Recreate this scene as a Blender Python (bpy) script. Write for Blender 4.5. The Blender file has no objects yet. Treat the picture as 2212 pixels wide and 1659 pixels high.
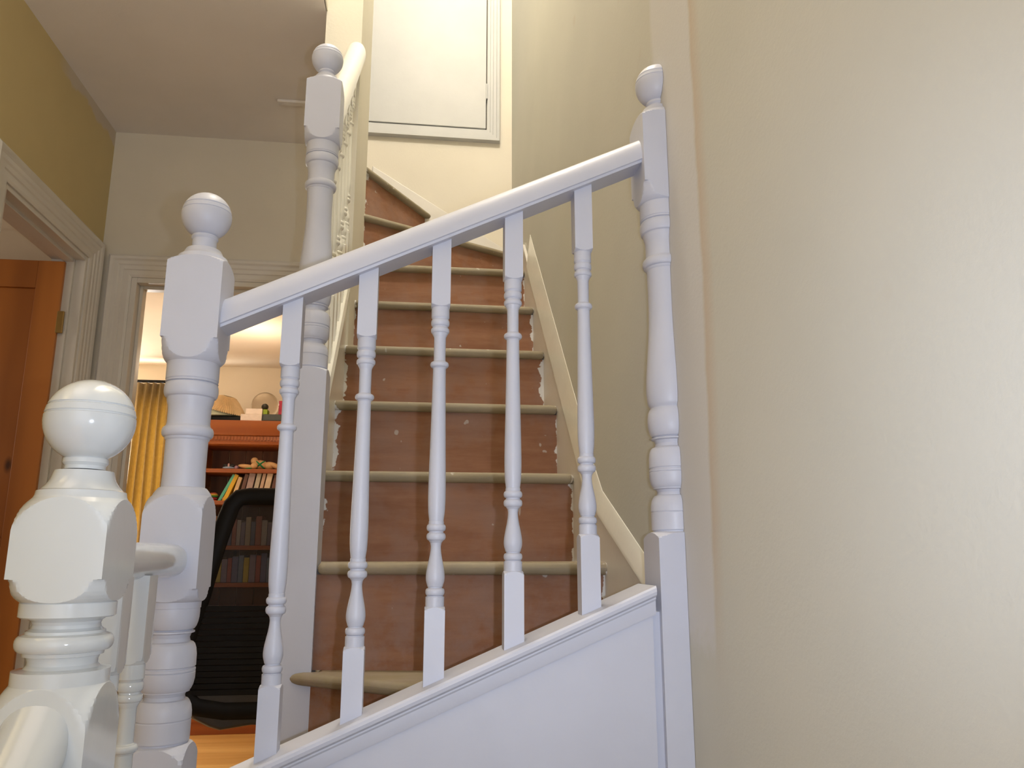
import bpy, bmesh, math, random
from mathutils import Vector, Matrix
random.seed(7)
S = 0.9                      # modelling units -> metres
PI = math.pi
EYE = 1.114                  # eye height above the landing floor, modelling units
scn = bpy.context.scene
COL = scn.collection

# ------------------------------------------------------------------ camera, world, light, exposure
cd = bpy.data.cameras.new('camera'); cam = bpy.data.objects.new('camera', cd); COL.objects.link(cam)
cam.location = (0, 0, EYE*S)
cam.rotation_euler = (math.radians(90+12.3), 0, math.radians(-7.1))
cd.sensor_width = 36; cd.lens = 36*1700/2212; cd.clip_start = 0.02
scn.camera = cam
scn.view_settings.view_transform = 'Standard'; scn.view_settings.look = 'None'
scn.view_settings.exposure = 0.16; scn.view_settings.gamma = 1.0
scn.view_settings.use_curve_mapping = False
w = bpy.data.worlds.new('world'); scn.world = w; w.use_nodes = True
w.node_tree.nodes['Background'].inputs[0].default_value = (0.93, 0.97, 1.0, 1)
w.node_tree.nodes['Background'].inputs[1].default_value = 2.2

def light(name, kind, loc, power, col, size=0.1, rot=None, spread=None, **k):
    l = bpy.data.lights.new(name, kind); o = bpy.data.objects.new(name, l); COL.objects.link(o)
    o.location = [c*S for c in loc]; l.energy = power; l.color = col
    if kind == 'AREA': l.size = size; l.shape = k.get('shape', 'SQUARE'); 
    if kind == 'AREA' and 'size_y' in k: l.shape = 'RECTANGLE'; l.size_y = k['size_y']
    if kind in ('POINT', 'SPOT'): l.shadow_soft_size = size
    if kind == 'SPOT': l.spot_size = math.radians(k['angle']); l.spot_blend = k.get('blend', 0.5)
    if spread: l.spread = math.radians(spread)
    if rot: o.rotation_euler = [math.radians(a) for a in rot]
    return o
# the camera's own flash, beside the lens
light('camera_flash', 'SPOT', (0.05, 0.004, EYE+0.002), 18.0, (0.81, 0.91, 1.14), 0.006, (90+13, 0, -9), angle=104, blend=1.0)
# ceiling lamp over the upper landing
light('upstairs_lamp', 'POINT', (0.06, 1.75, 4.7), 94, (1.0, 0.935, 0.84), 0.09)
# unseen fill light added on the landing, aimed up at the ceiling
light('landing_fill', 'AREA', (-0.95, 0.45, 2.1), 12.5, (1.0, 0.93, 0.86), 0.5, (180, 0, 0))
# fill light added behind the photographer, bounced off the rear wall
light('hall_bounce_fill', 'AREA', (-0.45, -1.0, 1.5), 22, (0.86, 0.94, 1.10), 1.4, (-90, 0, 0), size_y=2.0)
# daylight at the far room's window
light('window_daylight', 'AREA', (-2.15, 6.05, 1.6), 46, (1.0, 0.93, 0.82), 0.8, (-90, 0, 0), size_y=1.1)
light('office_point_light', 'POINT', (-1.0, 4.9, 2.25), 5, (1.0, 0.80, 0.58), 0.08)  # warm point light in the far room, no lamp modelled there
light('side_room_fill', 'AREA', (-3.2, 2.2, 1.9), 6, (1.0, 0.86, 0.72), 0.8, (0, -80, 0))  # small area light added inside the side room, which has no window

# ------------------------------------------------------------------ materials
def new_mat(name):
    m = bpy.data.materials.new(name); m.use_nodes = True
    nt = m.node_tree; return m, nt, nt.nodes['Principled BSDF']
def N(nt, t, **k):
    n = nt.nodes.new(t)
    for a, v in k.items():
        if a.startswith('i_'): n.inputs[int(a[2:])].default_value = v
        else: setattr(n, a, v)
    return n
def rgb(c): return (c[0], c[1], c[2], 1)
def pos(nt):
    g = N(nt, 'ShaderNodeNewGeometry'); v = N(nt, 'ShaderNodeVectorMath', operation='SCALE'); v.inputs[3].default_value = 1/S
    nt.links.new(g.outputs['Position'], v.inputs[0]); return v.outputs[0]
def bump(nt, b, height, strength, dist=0.002):
    n = N(nt, 'ShaderNodeBump'); n.inputs['Strength'].default_value = strength; n.inputs['Distance'].default_value = dist
    nt.links.new(height, n.inputs['Height']); nt.links.new(n.outputs[0], b.inputs['Normal'])
def noise(nt, vec, scale, detail=3, rough=0.55):
    n = N(nt, 'ShaderNodeTexNoise'); n.inputs['Scale'].default_value = scale; n.inputs['Detail'].default_value = detail
    n.inputs['Roughness'].default_value = rough; nt.links.new(vec, n.inputs['Vector']); return n.outputs[0]
def ramp(nt, fac, a, b, p0=0.35, p1=0.65):
    r = N(nt, 'ShaderNodeValToRGB'); e = r.color_ramp.elements
    e[0].position = p0; e[0].color = rgb(a); e[1].position = p1; e[1].color = rgb(b)
    nt.links.new(fac, r.inputs[0]); return r.outputs[0]
def mixc(nt, fac, a, b):
    m = N(nt, 'ShaderNodeMix', data_type='RGBA')
    for v, i in ((fac, 0), (a, 6), (b, 7)):
        if isinstance(v, (int, float)): m.inputs[i].default_value = v
        elif isinstance(v, tuple): m.inputs[i].default_value = rgb(v)
        else: nt.links.new(v, m.inputs[i])
    return m.outputs[2]
def math_(nt, op, a, b=None, clamp=False):
    m = N(nt, 'ShaderNodeMath', operation=op, use_clamp=clamp)
    for v, i in ((a, 0), (b, 1)):
        if v is None: continue
        if isinstance(v, (int, float)): m.inputs[i].default_value = v
        else: nt.links.new(v, m.inputs[i])
    return m.outputs[0]
def xyz(nt, v):
    s = N(nt, 'ShaderNodeSeparateXYZ'); nt.links.new(v, s.inputs[0]); return s.outputs
def step(nt, v, edge, soft):
    m = N(nt, 'ShaderNodeMapRange'); m.inputs[1].default_value = edge-soft; m.inputs[2].default_value = edge+soft
    nt.links.new(v, m.inputs[0]); return m.outputs[0]

def paint(name, col, rough=0.35, spec=0.5, bstr=0.12, bscale=60, coat=0.0):
    m, nt, b = new_mat(name); p = pos(nt)
    c = ramp(nt, noise(nt, p, 6, 3), [x*0.97 for x in col], [min(1, x*1.02) for x in col])
    nt.links.new(c, b.inputs['Base Color']); b.inputs['Roughness'].default_value = rough
    b.inputs['Specular IOR Level'].default_value = spec; b.inputs['Coat Weight'].default_value = coat
    b.inputs['Coat Roughness'].default_value = 0.08
    bump(nt, b, noise(nt, p, bscale, 2), bstr)
    return m
def plaster(name, col, rough=0.85):
    m, nt, b = new_mat(name); p = pos(nt)
    c = ramp(nt, noise(nt, p, 2.2, 4), [x*0.955 for x in col], [min(1, x*1.03) for x in col], 0.3, 0.7)
    nt.links.new(c, b.inputs['Base Color']); b.inputs['Roughness'].default_value = rough
    b.inputs['Specular IOR Level'].default_value = 0.25
    bump(nt, b, noise(nt, p, 130, 4, 0.6), 0.22, 0.0015)
    return m
def plain(name, col, rough=0.5, metal=0, spec=0.5):
    m, nt, b = new_mat(name); p = pos(nt)
    c = ramp(nt, noise(nt, p, 25, 2), [x*0.93 for x in col], [min(1, x*1.06) for x in col])
    nt.links.new(c, b.inputs['Base Color']); b.inputs['Roughness'].default_value = rough
    b.inputs['Metallic'].default_value = metal; b.inputs['Specular IOR Level'].default_value = spec
    return m
def wood(name, dark, mid, lite, axis=2, rough=0.45, scale=9, knots=True):
    m, nt, b = new_mat(name); p = pos(nt)
    sc = [1, 1, 1]; sc[axis] = 0.10
    mp = N(nt, 'ShaderNodeMapping'); mp.inputs['Scale'].default_value = sc; nt.links.new(p, mp.inputs[0])
    n1 = noise(nt, mp.outputs[0], scale, 5, 0.6)
    wv = N(nt, 'ShaderNodeTexWave'); wv.inputs['Scale'].default_value = scale*0.55; wv.inputs['Distortion'].default_value = 9
    wv.inputs['Detail'].default_value = 3; wv.inputs['Detail Scale'].default_value = 1.2
    wv.bands_direction = 'X' if axis != 0 else 'Z'
    nt.links.new(mp.outputs[0], wv.inputs[0])
    c = mixc(nt, math_(nt, 'MULTIPLY', wv.outputs['Fac'], 0.55), mixc(nt, n1, mid, lite), dark)
    if knots:
        vo = N(nt, 'ShaderNodeTexVoronoi'); vo.inputs['Scale'].default_value = 5.0
        mk_ = N(nt, 'ShaderNodeMapping'); s2 = [1.6, 1, 1.6]; s2[axis] = 0.75; mk_.inputs['Scale'].default_value = s2
        nt.links.new(p, mk_.inputs[0]); nt.links.new(mk_.outputs[0], vo.inputs['Vector'])
        k = step(nt, vo.outputs['Distance'], 0.09, 0.05)
        c = mixc(nt, k, tuple(x*0.28 for x in dark), c)
    nt.links.new(c, b.inputs['Base Color']); b.inputs['Roughness'].default_value = rough
    bump(nt, b, n1, 0.1)
    return m

M = {}
M['white_satin'] = paint('white_satin', (0.575, 0.592, 0.675), 0.42, 0.45)
M['white_gloss'] = paint('white_gloss', (0.64, 0.665, 0.665), 0.12, 0.6, 0.10, 45, coat=0.6)
M['white_old'] = paint('white_old', (0.72, 0.68, 0.61), 0.32, 0.5)
M['cream_gloss'] = paint('cream_gloss', (0.86, 0.84, 0.74), 0.22, 0.6)
M['door_white'] = paint('door_white', (0.53, 0.525, 0.50), 0.5, 0.35)
M['bright_white'] = paint('bright_white', (0.84, 0.83, 0.80), 0.6, 0.3)
M['cream_wall'] = plaster('cream_wall', (0.74, 0.695, 0.58))
M['back_wall'] = plaster('back_wall', (0.74, 0.68, 0.56))
M['tan_wall'] = plaster('tan_wall', (0.66, 0.53, 0.27))
M['ceiling_paint'] = plaster('ceiling_paint', (0.83, 0.78, 0.73))
M['peach_wall'] = plaster('peach_wall', (0.84, 0.73, 0.58))
M['peach_ceiling'] = plaster('peach_ceiling', (0.86, 0.74, 0.60))
M['pine'] = wood('pine', (0.26, 0.075, 0.013), (0.46, 0.15, 0.026), (0.60, 0.22, 0.045), 2, 0.4, 5)
M['floor_board'] = wood('floor_board', (0.58, 0.30, 0.08), (0.80, 0.48, 0.16), (0.88, 0.58, 0.22), 0, 0.35, 6, False)
M['bookcase_wood'] = wood('bookcase_wood', (0.25, 0.055, 0.012), (0.30, 0.075, 0.011), (0.36, 0.10, 0.016), 0, 0.4, 8, False)
M['bookcase_back'] = wood('bookcase_back', (0.11, 0.035, 0.014), (0.17, 0.06, 0.025), (0.20, 0.075, 0.03), 2, 0.6, 8)
M['black_plastic'] = plain('black_plastic', (0.007, 0.007, 0.008), 0.5, 0, 0.22)
M['grey_plastic'] = plain('grey_plastic', (0.05, 0.051, 0.054), 0.5)
M['dark_gap'] = plain('dark_gap', (0.02, 0.017, 0.014), 0.9)
M['brass'] = plain('brass', (0.42, 0.28, 0.10), 0.4, 0.9)
M['steel'] = plain('steel', (0.45, 0.45, 0.45), 0.3, 0.9)

m = M['tan_wall']; nt = m.node_tree; b = nt.nodes['Principled BSDF']; p = pos(nt); o = xyz(nt, p)
src = b.inputs['Base Color'].links[0].from_socket
fz = step(nt, math_(nt, 'ADD', o[2], math_(nt, 'MULTIPLY', noise(nt, p, 9, 4), 0.12)), 2.957+0.012, 0.008)
fz = math_(nt, 'MULTIPLY', fz, step(nt, o[1], 2.86, 0.05))
nt.links.new(mixc(nt, math_(nt, 'MULTIPLY', fz, 0.8), src, (0.66, 0.58, 0.50)), b.inputs['Base Color'])

# right wall: cream paint with a paler touch-up strip rolled beside the half newel
m, nt, b = new_mat('cream_wall_touched_up'); p = pos(nt); o = xyz(nt, p)
base = ramp(nt, noise(nt, p, 2.2, 4), (0.555, 0.545, 0.48), (0.595, 0.58, 0.51), 0.3, 0.7)
yw = math_(nt, 'ADD', o[1], math_(nt, 'MULTIPLY', math_(nt, 'SUBTRACT', noise(nt, p, 14, 3), 0.5), 0.018))
zt = math_(nt, 'MULTIPLY', math_(nt, 'SUBTRACT', 1.5, o[2], True), 0.05)     # the strip's near edge leans
yw2 = math_(nt, 'SUBTRACT', yw, zt)
pale = math_(nt, 'MULTIPLY', step(nt, yw2, 1.072, 0.005), math_(nt, 'SUBTRACT', 1.0, step(nt, yw2, 1.26, 0.01)))
pale = math_(nt, 'MULTIPLY', pale, step(nt, math_(nt, 'ADD', o[2], math_(nt, 'MULTIPLY', noise(nt, p, 60, 2), 0.05)), 1.015, 0.02))
edge = math_(nt, 'MULTIPLY', step(nt, yw2, 1.045, 0.018), math_(nt, 'SUBTRACT', 1.0, step(nt, yw2, 1.07, 0.006)))
edge = math_(nt, 'MULTIPLY', edge, step(nt, o[2], 1.05, 0.12))
c = mixc(nt, math_(nt, 'MULTIPLY', edge, 0.75), base, (0.56, 0.46, 0.36))
c = mixc(nt, math_(nt, 'MULTIPLY', pale, 0.9), c, (0.63, 0.62, 0.61))
sm = step(nt, noise(nt, p, 7, 2), 0.74, 0.03)
c = mixc(nt, math_(nt, 'MULTIPLY', sm, 0.25), c, (0.5, 0.42, 0.32))
nt.links.new(c, b.inputs['Base Color']); b.inputs['Roughness'].default_value = 0.85; b.inputs['Specular IOR Level'].default_value = 0.25
bump(nt, b, noise(nt, p, 130, 4, 0.6), 0.22, 0.0015)
M['right_wall'] = m

def stair_mat(name, a, bcol, dust, edge_w, grainx=True):
    m, nt, b = new_mat(name); p = pos(nt); o = xyz(nt, p)
    mp = N(nt, 'ShaderNodeMapping'); mp.inputs['Scale'].default_value = (0.22, 1, 1.6); nt.links.new(p, mp.inputs[0])
    g = noise(nt, mp.outputs[0], 22, 5, 0.65)
    c = ramp(nt, g, a, bcol, 0.3, 0.7)
    fig = noise(nt, p, 5.5, 4, 0.6)
    c = mixc(nt, math_(nt, 'MULTIPLY', step(nt, fig, 0.56, 0.12), 0.5), c, dust)
    low = math_(nt, 'SUBTRACT', 1.0, step(nt, o[2], 1.0, 0.22)); sc2 = step(nt, noise(nt, p, 17, 5, 0.7), 0.52, 0.10)
    c = mixc(nt, math_(nt, 'MULTIPLY', math_(nt, 'MULTIPLY', low, sc2), 0.45), c, (0.34, 0.27, 0.26))
    nl = step(nt, noise(nt, p, 11, 4, 0.6), 0.5, 0.12)
    c = mixc(nt, math_(nt, 'MULTIPLY', nl, 0.22), c, tuple(x*0.6 for x in a))
    # splashes and smears of white paint
    sp = step(nt, noise(nt, p, 34, 2, 0.4), 0.755, 0.012)
    c = mixc(nt, math_(nt, 'MULTIPLY', sp, 0.55), c, (0.6, 0.56, 0.5))
    sc = N(nt, 'ShaderNodeMapping'); sc.inputs['Rotation'].default_value = (0, 0.6, 0); sc.inputs['Scale'].default_value = (9, 9, 1.8)
    nt.links.new(p, sc.inputs[0]); s2 = step(nt, noise(nt, sc.outputs[0], 6, 1, 0.3), 0.79, 0.012)
    c = mixc(nt, math_(nt, 'MULTIPLY', s2, 0.5), c, (0.6, 0.56, 0.5))
    wob = math_(nt, 'MULTIPLY', math_(nt, 'SUBTRACT', noise(nt, p, 26, 3, 0.6), 0.50), edge_w)
    xr = step(nt, math_(nt, 'ADD', o[0], wob), 0.4045, 0.0012)
    xl = math_(nt, 'SUBTRACT', 1.0, step(nt, math_(nt, 'SUBTRACT', o[0], wob), -0.2195, 0.0012))
    xl = math_(nt, 'MULTIPLY', xl, step(nt, o[1], 1.785, 0.004))
    wm = math_(nt, 'MAXIMUM', xr, xl)
    c = mixc(nt, wm, c, (0.72, 0.70, 0.66))
    nt.links.new(c, b.inputs['Base Color']); b.inputs['Roughness'].default_value = 0.62
    b.inputs['Specular IOR Level'].default_value = 0.3
    bump(nt, b, g, 0.15)
    return m
M['riser'] = stair_mat('riser_stain', (0.25, 0.108, 0.052), (0.35, 0.17, 0.090), (0.42, 0.29, 0.24), 0.062)
M['tread'] = stair_mat('tread_wood', (0.27, 0.22, 0.135), (0.36, 0.30, 0.20), (0.44, 0.385, 0.29), 0.05)

# chair back mesh: woven threads with real holes
m, nt, b = new_mat('chair_mesh'); p = pos(nt)
wv = N(nt, 'ShaderNodeTexWave'); wv.inputs['Scale'].default_value = 90; wv.bands_direction = 'Z'; nt.links.new(p, wv.inputs[0])
b.inputs['Base Color'].default_value = (0.015, 0.013, 0.013, 1); b.inputs['Roughness'].default_value = 0.7
tr = N(nt, 'ShaderNodeBsdfTransparent'); mx = N(nt, 'ShaderNodeMixShader')
nt.links.new(math_(nt, 'ADD', math_(nt, 'MULTIPLY', wv.outputs['Fac'], 0.18), 0.74), mx.inputs[0])
nt.links.new(tr.outputs[0], mx.inputs[1]); nt.links.new(b.outputs[0], mx.inputs[2])
nt.links.new(mx.outputs[0], nt.nodes['Material Output'].inputs['Surface'])
M['mesh_cloth'] = m
m, nt, b = new_mat('clear_glass'); b.inputs['Transmission Weight'].default_value = 1; b.inputs['Roughness'].default_value = 0.02
b.inputs['IOR'].default_value = 1.15; b.inputs['Base Color'].default_value = (0.97, 0.95, 0.92, 1)
M['glass'] = m
m, nt, b = new_mat('window_glass')
tr = N(nt, 'ShaderNodeBsdfTransparent'); gl = N(nt, 'ShaderNodeBsdfGlossy'); gl.inputs['Roughness'].default_value = 0.02
mx = N(nt, 'ShaderNodeMixShader'); mx.inputs[0].default_value = 0.06
nt.links.new(tr.outputs[0], mx.inputs[1]); nt.links.new(gl.outputs[0], mx.inputs[2]); nt.links.new(mx.outputs[0], nt.nodes['Material Output'].inputs['Surface'])
M['pane'] = m
m, nt, b = new_mat('curtain_cloth'); p = pos(nt)
nt.links.new(ramp(nt, noise(nt, p, 40, 3), (0.26, 0.18, 0.06), (0.34, 0.24, 0.09)), b.inputs['Base Color'])
b.inputs['Roughness'].default_value = 0.55; b.inputs['Sheen Weight'].default_value = 0.4
tl = N(nt, 'ShaderNodeBsdfTranslucent'); tl.inputs[0].default_value = (0.50, 0.36, 0.13, 1)
mx = N(nt, 'ShaderNodeMixShader'); mx.inputs[0].default_value = 0.35
nt.links.new(b.outputs[0], mx.inputs[1]); nt.links.new(tl.outputs[0], mx.inputs[2]); nt.links.new(mx.outputs[0], nt.nodes['Material Output'].inputs['Surface'])
M['curtain'] = m
_cm = {}
def colour(c, rough=0.6):
    k = tuple(c)
    if k not in _cm: _cm[k] = plain('colour_%02d' % len(_cm), c, rough)
    return _cm[k]

# ------------------------------------------------------------------ mesh helpers
def tag(o, label=None, cat=None, group=None, kind=None):
    if label: o['label'] = label
    if cat: o['category'] = cat
    if group: o['group'] = group
    if kind: o['kind'] = kind
    return o
def empty(name, loc=(0, 0, 0), rz=0, label=None, cat=None, group=None):
    o = bpy.data.objects.new(name, None); COL.objects.link(o); o.empty_display_size = 0.05
    o.location = [c*S for c in loc]; o.rotation_euler = (0, 0, rz)
    return tag(o, label, cat, group)
def obj(name, bm, mat, parent=None, smooth=35, bevel=None, origin=None):
    """bm is in modelling units, world placed unless a parent with its own place is given"""
    me = bpy.data.meshes.new(name)
    org = Vector(origin) if origin else Vector((0, 0, 0))
    for v in bm.verts: v.co = (v.co-org)*S
    bmesh.ops.recalc_face_normals(bm, faces=bm.faces)
    bm.to_mesh(me); bm.free()
    me.materials.append(mat)
    if smooth:
        me.polygons.foreach_set('use_smooth', [True]*len(me.polygons)); me.set_sharp_from_angle(angle=math.radians(smooth))
    o = bpy.data.objects.new(name, me); COL.objects.link(o)
    if parent: o.parent = parent
    o.location = org*S
    if bevel:
        b_ = o.modifiers.new('bevel', 'BEVEL'); b_.width = bevel*S; b_.segments = 3; b_.limit_method = 'ANGLE'; b_.angle_limit = math.radians(40)
    return o
def box(bm, x0, x1, y0, y1, z0, z1):
    vs = [bm.verts.new((x, y, z)) for z in (z0, z1) for x, y in ((x0, y0), (x1, y0), (x1, y1), (x0, y1))]
    for f in ((0, 3, 2, 1), (4, 5, 6, 7), (0, 1, 5, 4), (1, 2, 6, 5), (2, 3, 7, 6), (3, 0, 4, 7)): bm.faces.new([vs[i] for i in f])
def boxes(name, L, mat, parent=None, bevel=None, smooth=None, origin=None):
    bm = bmesh.new()
    for l in L: box(bm, *l)
    return obj(name, bm, mat, parent, smooth, bevel, origin)
def prism(bm, pts, z0, z1):
    """plan polygon extruded; z0/z1 numbers or lists per corner"""
    n = len(pts); a = [bm.verts.new((p[0], p[1], z0 if not isinstance(z0, list) else z0[i])) for i, p in enumerate(pts)]
    b = [bm.verts.new((p[0], p[1], z1 if not isinstance(z1, list) else z1[i])) for i, p in enumerate(pts)]
    bm.faces.new(a[::-1]); bm.faces.new(b)
    for i in range(n): bm.faces.new((a[i], a[(i+1) % n], b[(i+1) % n], b[i]))
def sweep(bm, section, frames, cap=True):
    """section: closed list of (u, v); frames: list of (origin, U, V)"""
    rings = [[bm.verts.new(Vector(o_)+Vector(U)*u+Vector(V)*v) for u, v in section] for o_, U, V in frames]
    n = len(section)
    for a, b in zip(rings, rings[1:]):
        for i in range(n): bm.faces.new((a[i], a[(i+1) % n], b[(i+1) % n], b[i]))
    if cap: bm.faces.new(rings[0][::-1]); bm.faces.new(rings[-1])
def turned(bm, cx, cy, prof, a=None, n=64):
    """lathe-and-square solid: each level's outline is the square of half side a cut by a circle of radius R.
    Shoulder levels are added so that the curve between round and flat runs exactly through vertices."""
    th = [2*PI*i/n+PI/4 for i in range(n)]
    if a is not None:
        key = sorted({round(a/max(abs(math.cos(t)), abs(math.sin(t))), 7) for t in th})
        key = [k for k in key if a*1.0005 < k < a*math.sqrt(2)*0.9999]
        q = [prof[0]]
        for (z0, r0), (z1, r1) in zip(prof, prof[1:]):
            ks = [k for k in key if min(r0, r1)+1e-6 < k < max(r0, r1)-1e-6]
            if r1 < r0: ks = ks[::-1]
            for k in ks: q.append((z0+(z1-z0)*(k-r0)/(r1-r0), k))
            q.append((z1, r1))
        prof = q
    rings, flat = [], []
    for z, R in prof:
        ring, fl = [], []
        for t in th:
            c, s_ = math.cos(t), math.sin(t)
            e = 9 if a is None else a/max(abs(c), abs(s_))
            r = min(R, e); ring.append(bm.verts.new((cx+r*c, cy+r*s_, z))); fl.append(0 if abs(R-e) < 3e-6 else (1 if R > e else -1))
        rings.append(ring); flat.append(fl)
    for k in range(len(rings)-1):
        p, q, fp, fq = rings[k], rings[k+1], flat[k], flat[k+1]
        for i in range(n):
            j = (i+1) % n
            if a is not None and 0 < abs(prof[k][0]-prof[k+1][0]) and fp[i] == 0 and fq[j] == 0 and (fp[j], fq[i]) != (0, 0):
                bm.faces.new((p[i], p[j], q[j])); bm.faces.new((p[i], q[j], q[i]))
            elif a is not None and fp[j] == 0 and fq[i] == 0 and (fp[i], fq[j]) != (0, 0):
                bm.faces.new((p[i], p[j], q[i])); bm.faces.new((p[j], q[j], q[i]))
            else: bm.faces.new((p[i], p[j], q[j], q[i]))
    bm.faces.new(rings[0]); bm.faces.new(rings[-1])
def smooth_prof(keys, sub=4, off=0.0):
    """keys: (z, R) corners or (z, R, 1) for points on a smooth curve to the next key"""
    out = []
    for i, k in enumerate(keys):
        out.append((k[0]+off, k[1]))
        if len(k) > 2 and i+1 < len(keys):
            k0 = keys[i-1] if i and len(keys[i-1]) > 2 else k; k1 = k; k2 = keys[i+1]
            k3 = keys[i+2] if len(k2) > 2 and i+2 < len(keys) else k2
            for j in range(1, sub):
                t = j/sub
                def cr(p0, p1, p2, p3): return 0.5*((2*p1)+(-p0+p2)*t+(2*p0-5*p1+4*p2-p3)*t*t+(-p0+3*p1-3*p2+p3)*t**3)
                out.append((k1[0]+(k2[0]-k1[0])*t+off, cr(k0[1], k1[1], k2[1], k3[1])))
    return out
def bead(zc, h, r0, r1, n=11):
    """half round swelling centred at zc, height h, from radius r0 out to r1, top to bottom"""
    return [(zc+h/2*math.cos(PI*i/(n-1)), r0+(r1-r0)*math.sin(PI*i/(n-1))) for i in range(n)]
def copy_thing(o, loc, rz=None, label=None):
    c = o.copy(); COL.objects.link(c); c.location = [q*S for q in loc]
    if rz is not None: c.rotation_euler = (0, 0, rz)
    if label: c['label'] = label
    for ch in o.children:
        d = ch.copy(); COL.objects.link(d); d.parent = c
        for g in ch.children:
            e = g.copy(); COL.objects.link(e); e.parent = d
    return c
def structure(name, L, mat, bevel=None): return tag(boxes(name, L, mat, None, bevel), kind='structure')

# ------------------------------------------------------------------ the setting
XW, YB, XL, ZC, XC = 0.42, 3.38, -1.356, 2.957, -0.342
ZT = 5.35                                         # ceiling over the upper landing
DH = 2.279                                        # head of the far doorway
DL, DR = -1.221, -0.50
tag(boxes('wall_right', [(XW, XW+0.12, -2.2, YB+0.12, -2.4, ZT)], M['right_wall']), kind='structure')
structure('wall_back', [(XL-0.12, DL, YB, YB+0.12, 0, ZC), (DR, XW, YB, YB+0.12, 0, ZC), (DL, DR, YB, YB+0.12, DH, ZC),
                        (-2.2, XW, YB, YB+0.12, ZC, ZT)], M['back_wall'])
LY0, LY1, LZ = 2.561, 3.245, 2.31                 # doorway in the left wall
structure('wall_left', [(XL-0.12, XL, -2.2, LY0, 0, ZC), (XL-0.12, XL, LY1, YB, 0, ZC), (XL-0.12, XL, LY0, LY1, LZ, ZC)], M['tan_wall'])
structure('wall_behind', [(-1.5, XW, -2.3, -2.2, -2.4, ZT)], M['bright_white'])
structure('ceiling', [(XL, XC, -2.2, YB, ZC, ZC+0.2)], M['ceiling_paint'])
structure('wall_upper', [(XC-0.08, XC, -2.2, 2.93, ZC+0.2, ZT)], M['cream_wall'])
tag(boxes('trim_1', [(XC-0.002, XC+0.004, -2.2, 2.45, ZC, ZC+0.2)], M['cream_wall']), kind='structure')
structure('wall_partition', [(-0.283, -0.2185, 2.45, 2.93, 1.62, ZT), (XC+0.0005, -0.283, 2.45, 2.93, 1.62, ZT)], M['cream_wall'])
structure('ceiling_upper', [(-2.2, XW, -2.3, YB, ZT, ZT+0.1)], M['ceiling_paint'])
structure('wall_upper_landing', [(-2.3, -2.2, 2.4, YB, ZC, ZT), (-2.2, XC-0.08, 2.88, 2.93, ZC+0.2, ZT)], M['cream_wall'])
structure('floor_upper', [(-2.2, XC-0.08, 2.45, YB, ZC+0.2, ZC+0.22)], M['tread'])
structure('floor_lower', [(-0.31, XW, -2.2, 1.2, -2.4, -2.3)], M['tread'])
structure('wall_stairwell', [(-0.33, -0.31, -2.2, 1.2, -2.4, -0.02)], M['cream_wall'])
# landing floor with boards
fl = structure('floor', [(XL-0.12, -0.31, -2.2, YB+0.12, -0.06, -0.025), (-0.31, XW, 1.31, YB, -0.06, -0.025)], M['dark_gap'])
y = -2.2
while y < YB+0.1:
    tag(boxes('floor_plank', [(XL, -0.31, y+0.002, min(y+0.128, YB+0.12), -0.025, 0.0)], M['floor_board'], fl)); y += 0.13
# office beyond the far doorway
OX0, OX1, OY0, OY1, OZ = -2.75, 0.42, YB+0.12, 6.0, 2.506
of = structure('floor_office', [(OX0, OX1, OY0, OY1, -0.06, -0.025)], M['dark_gap'])
y = OY0
while y < OY1-0.01:
    boxes('floor_plank', [(OX0, OX1, y+0.001, min(y+0.129, OY1), -0.025, 0.0)], M['floor_board'], of); y += 0.13
structure('ceiling_office', [(OX0, OX1, OY0, OY1+0.1, OZ, OZ+0.1)], M['peach_ceiling'])
WX0, WX1, WZ0, WZ1 = -2.62, -1.66, 0.85, 2.23
structure('wall_office_far', [(OX0, WX0, OY1, OY1+0.12, 0, OZ), (WX1, OX1, OY1, OY1+0.12, 0, OZ),
                              (WX0, WX1, OY1, OY1+0.12, 0, WZ0), (WX0, WX1, OY1, OY1+0.12, WZ1, OZ)], M['peach_wall'])
structure('wall_office_left', [(OX0-0.1, OX0, OY0, OY1+0.1, -0.06, OZ+0.1)], M['peach_wall'])
structure('wall_office_right', [(OX1, OX1+0.1, OY0, OY1+0.1, -0.06, OZ+0.1)], M['peach_wall'])
structure('wall_office_near', [(OX0, XL-0.12, OY0-0.03, OY0, 0, OZ)], M['peach_wall'])
# window with frame, glazing bars and panes
wn = tag(empty('window_1', ((WX0+WX1)/2, OY1+0.05, WZ0)), kind='structure')
def wpart(name, L, mat, bevel=0.004):
    o_ = boxes(name, L, mat, None, bevel); o_.parent = wn; o_.location = -Vector(wn.location); return o_
wpart('window_frame', [(WX0, WX0+0.06, OY1+0.02, OY1+0.09, WZ0, WZ1), (WX1-0.06, WX1, OY1+0.02, OY1+0.09, WZ0, WZ1),
                       (WX0, WX1, OY1+0.02, OY1+0.09, WZ1-0.05, WZ1), (WX0, WX1, OY1+0.02, OY1+0.09, WZ0, WZ0+0.06),
                       (WX0, WX1, OY1+0.03, OY1+0.08, 1.52, 1.56)], M['white_satin'])
wpart('window_architrave', [(WX0-0.07, WX0, OY1-0.02, OY1, WZ0, WZ1+0.07), (WX1, WX1+0.07, OY1-0.02, OY1, WZ0, WZ1+0.07), (WX0, WX1, OY1-0.02, OY1, WZ1, WZ1+0.07)], M['white_satin'])
wpart('window_pane', [(WX0+0.06, WX1-0.06, OY1+0.052, OY1+0.056, 1.56, WZ1-0.05)], M['pane'], None)
wpart('window_pane', [(WX0+0.06, WX1-0.06, OY1+0.052, OY1+0.056, WZ0+0.06, 1.52)], M['pane'], None)
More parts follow.
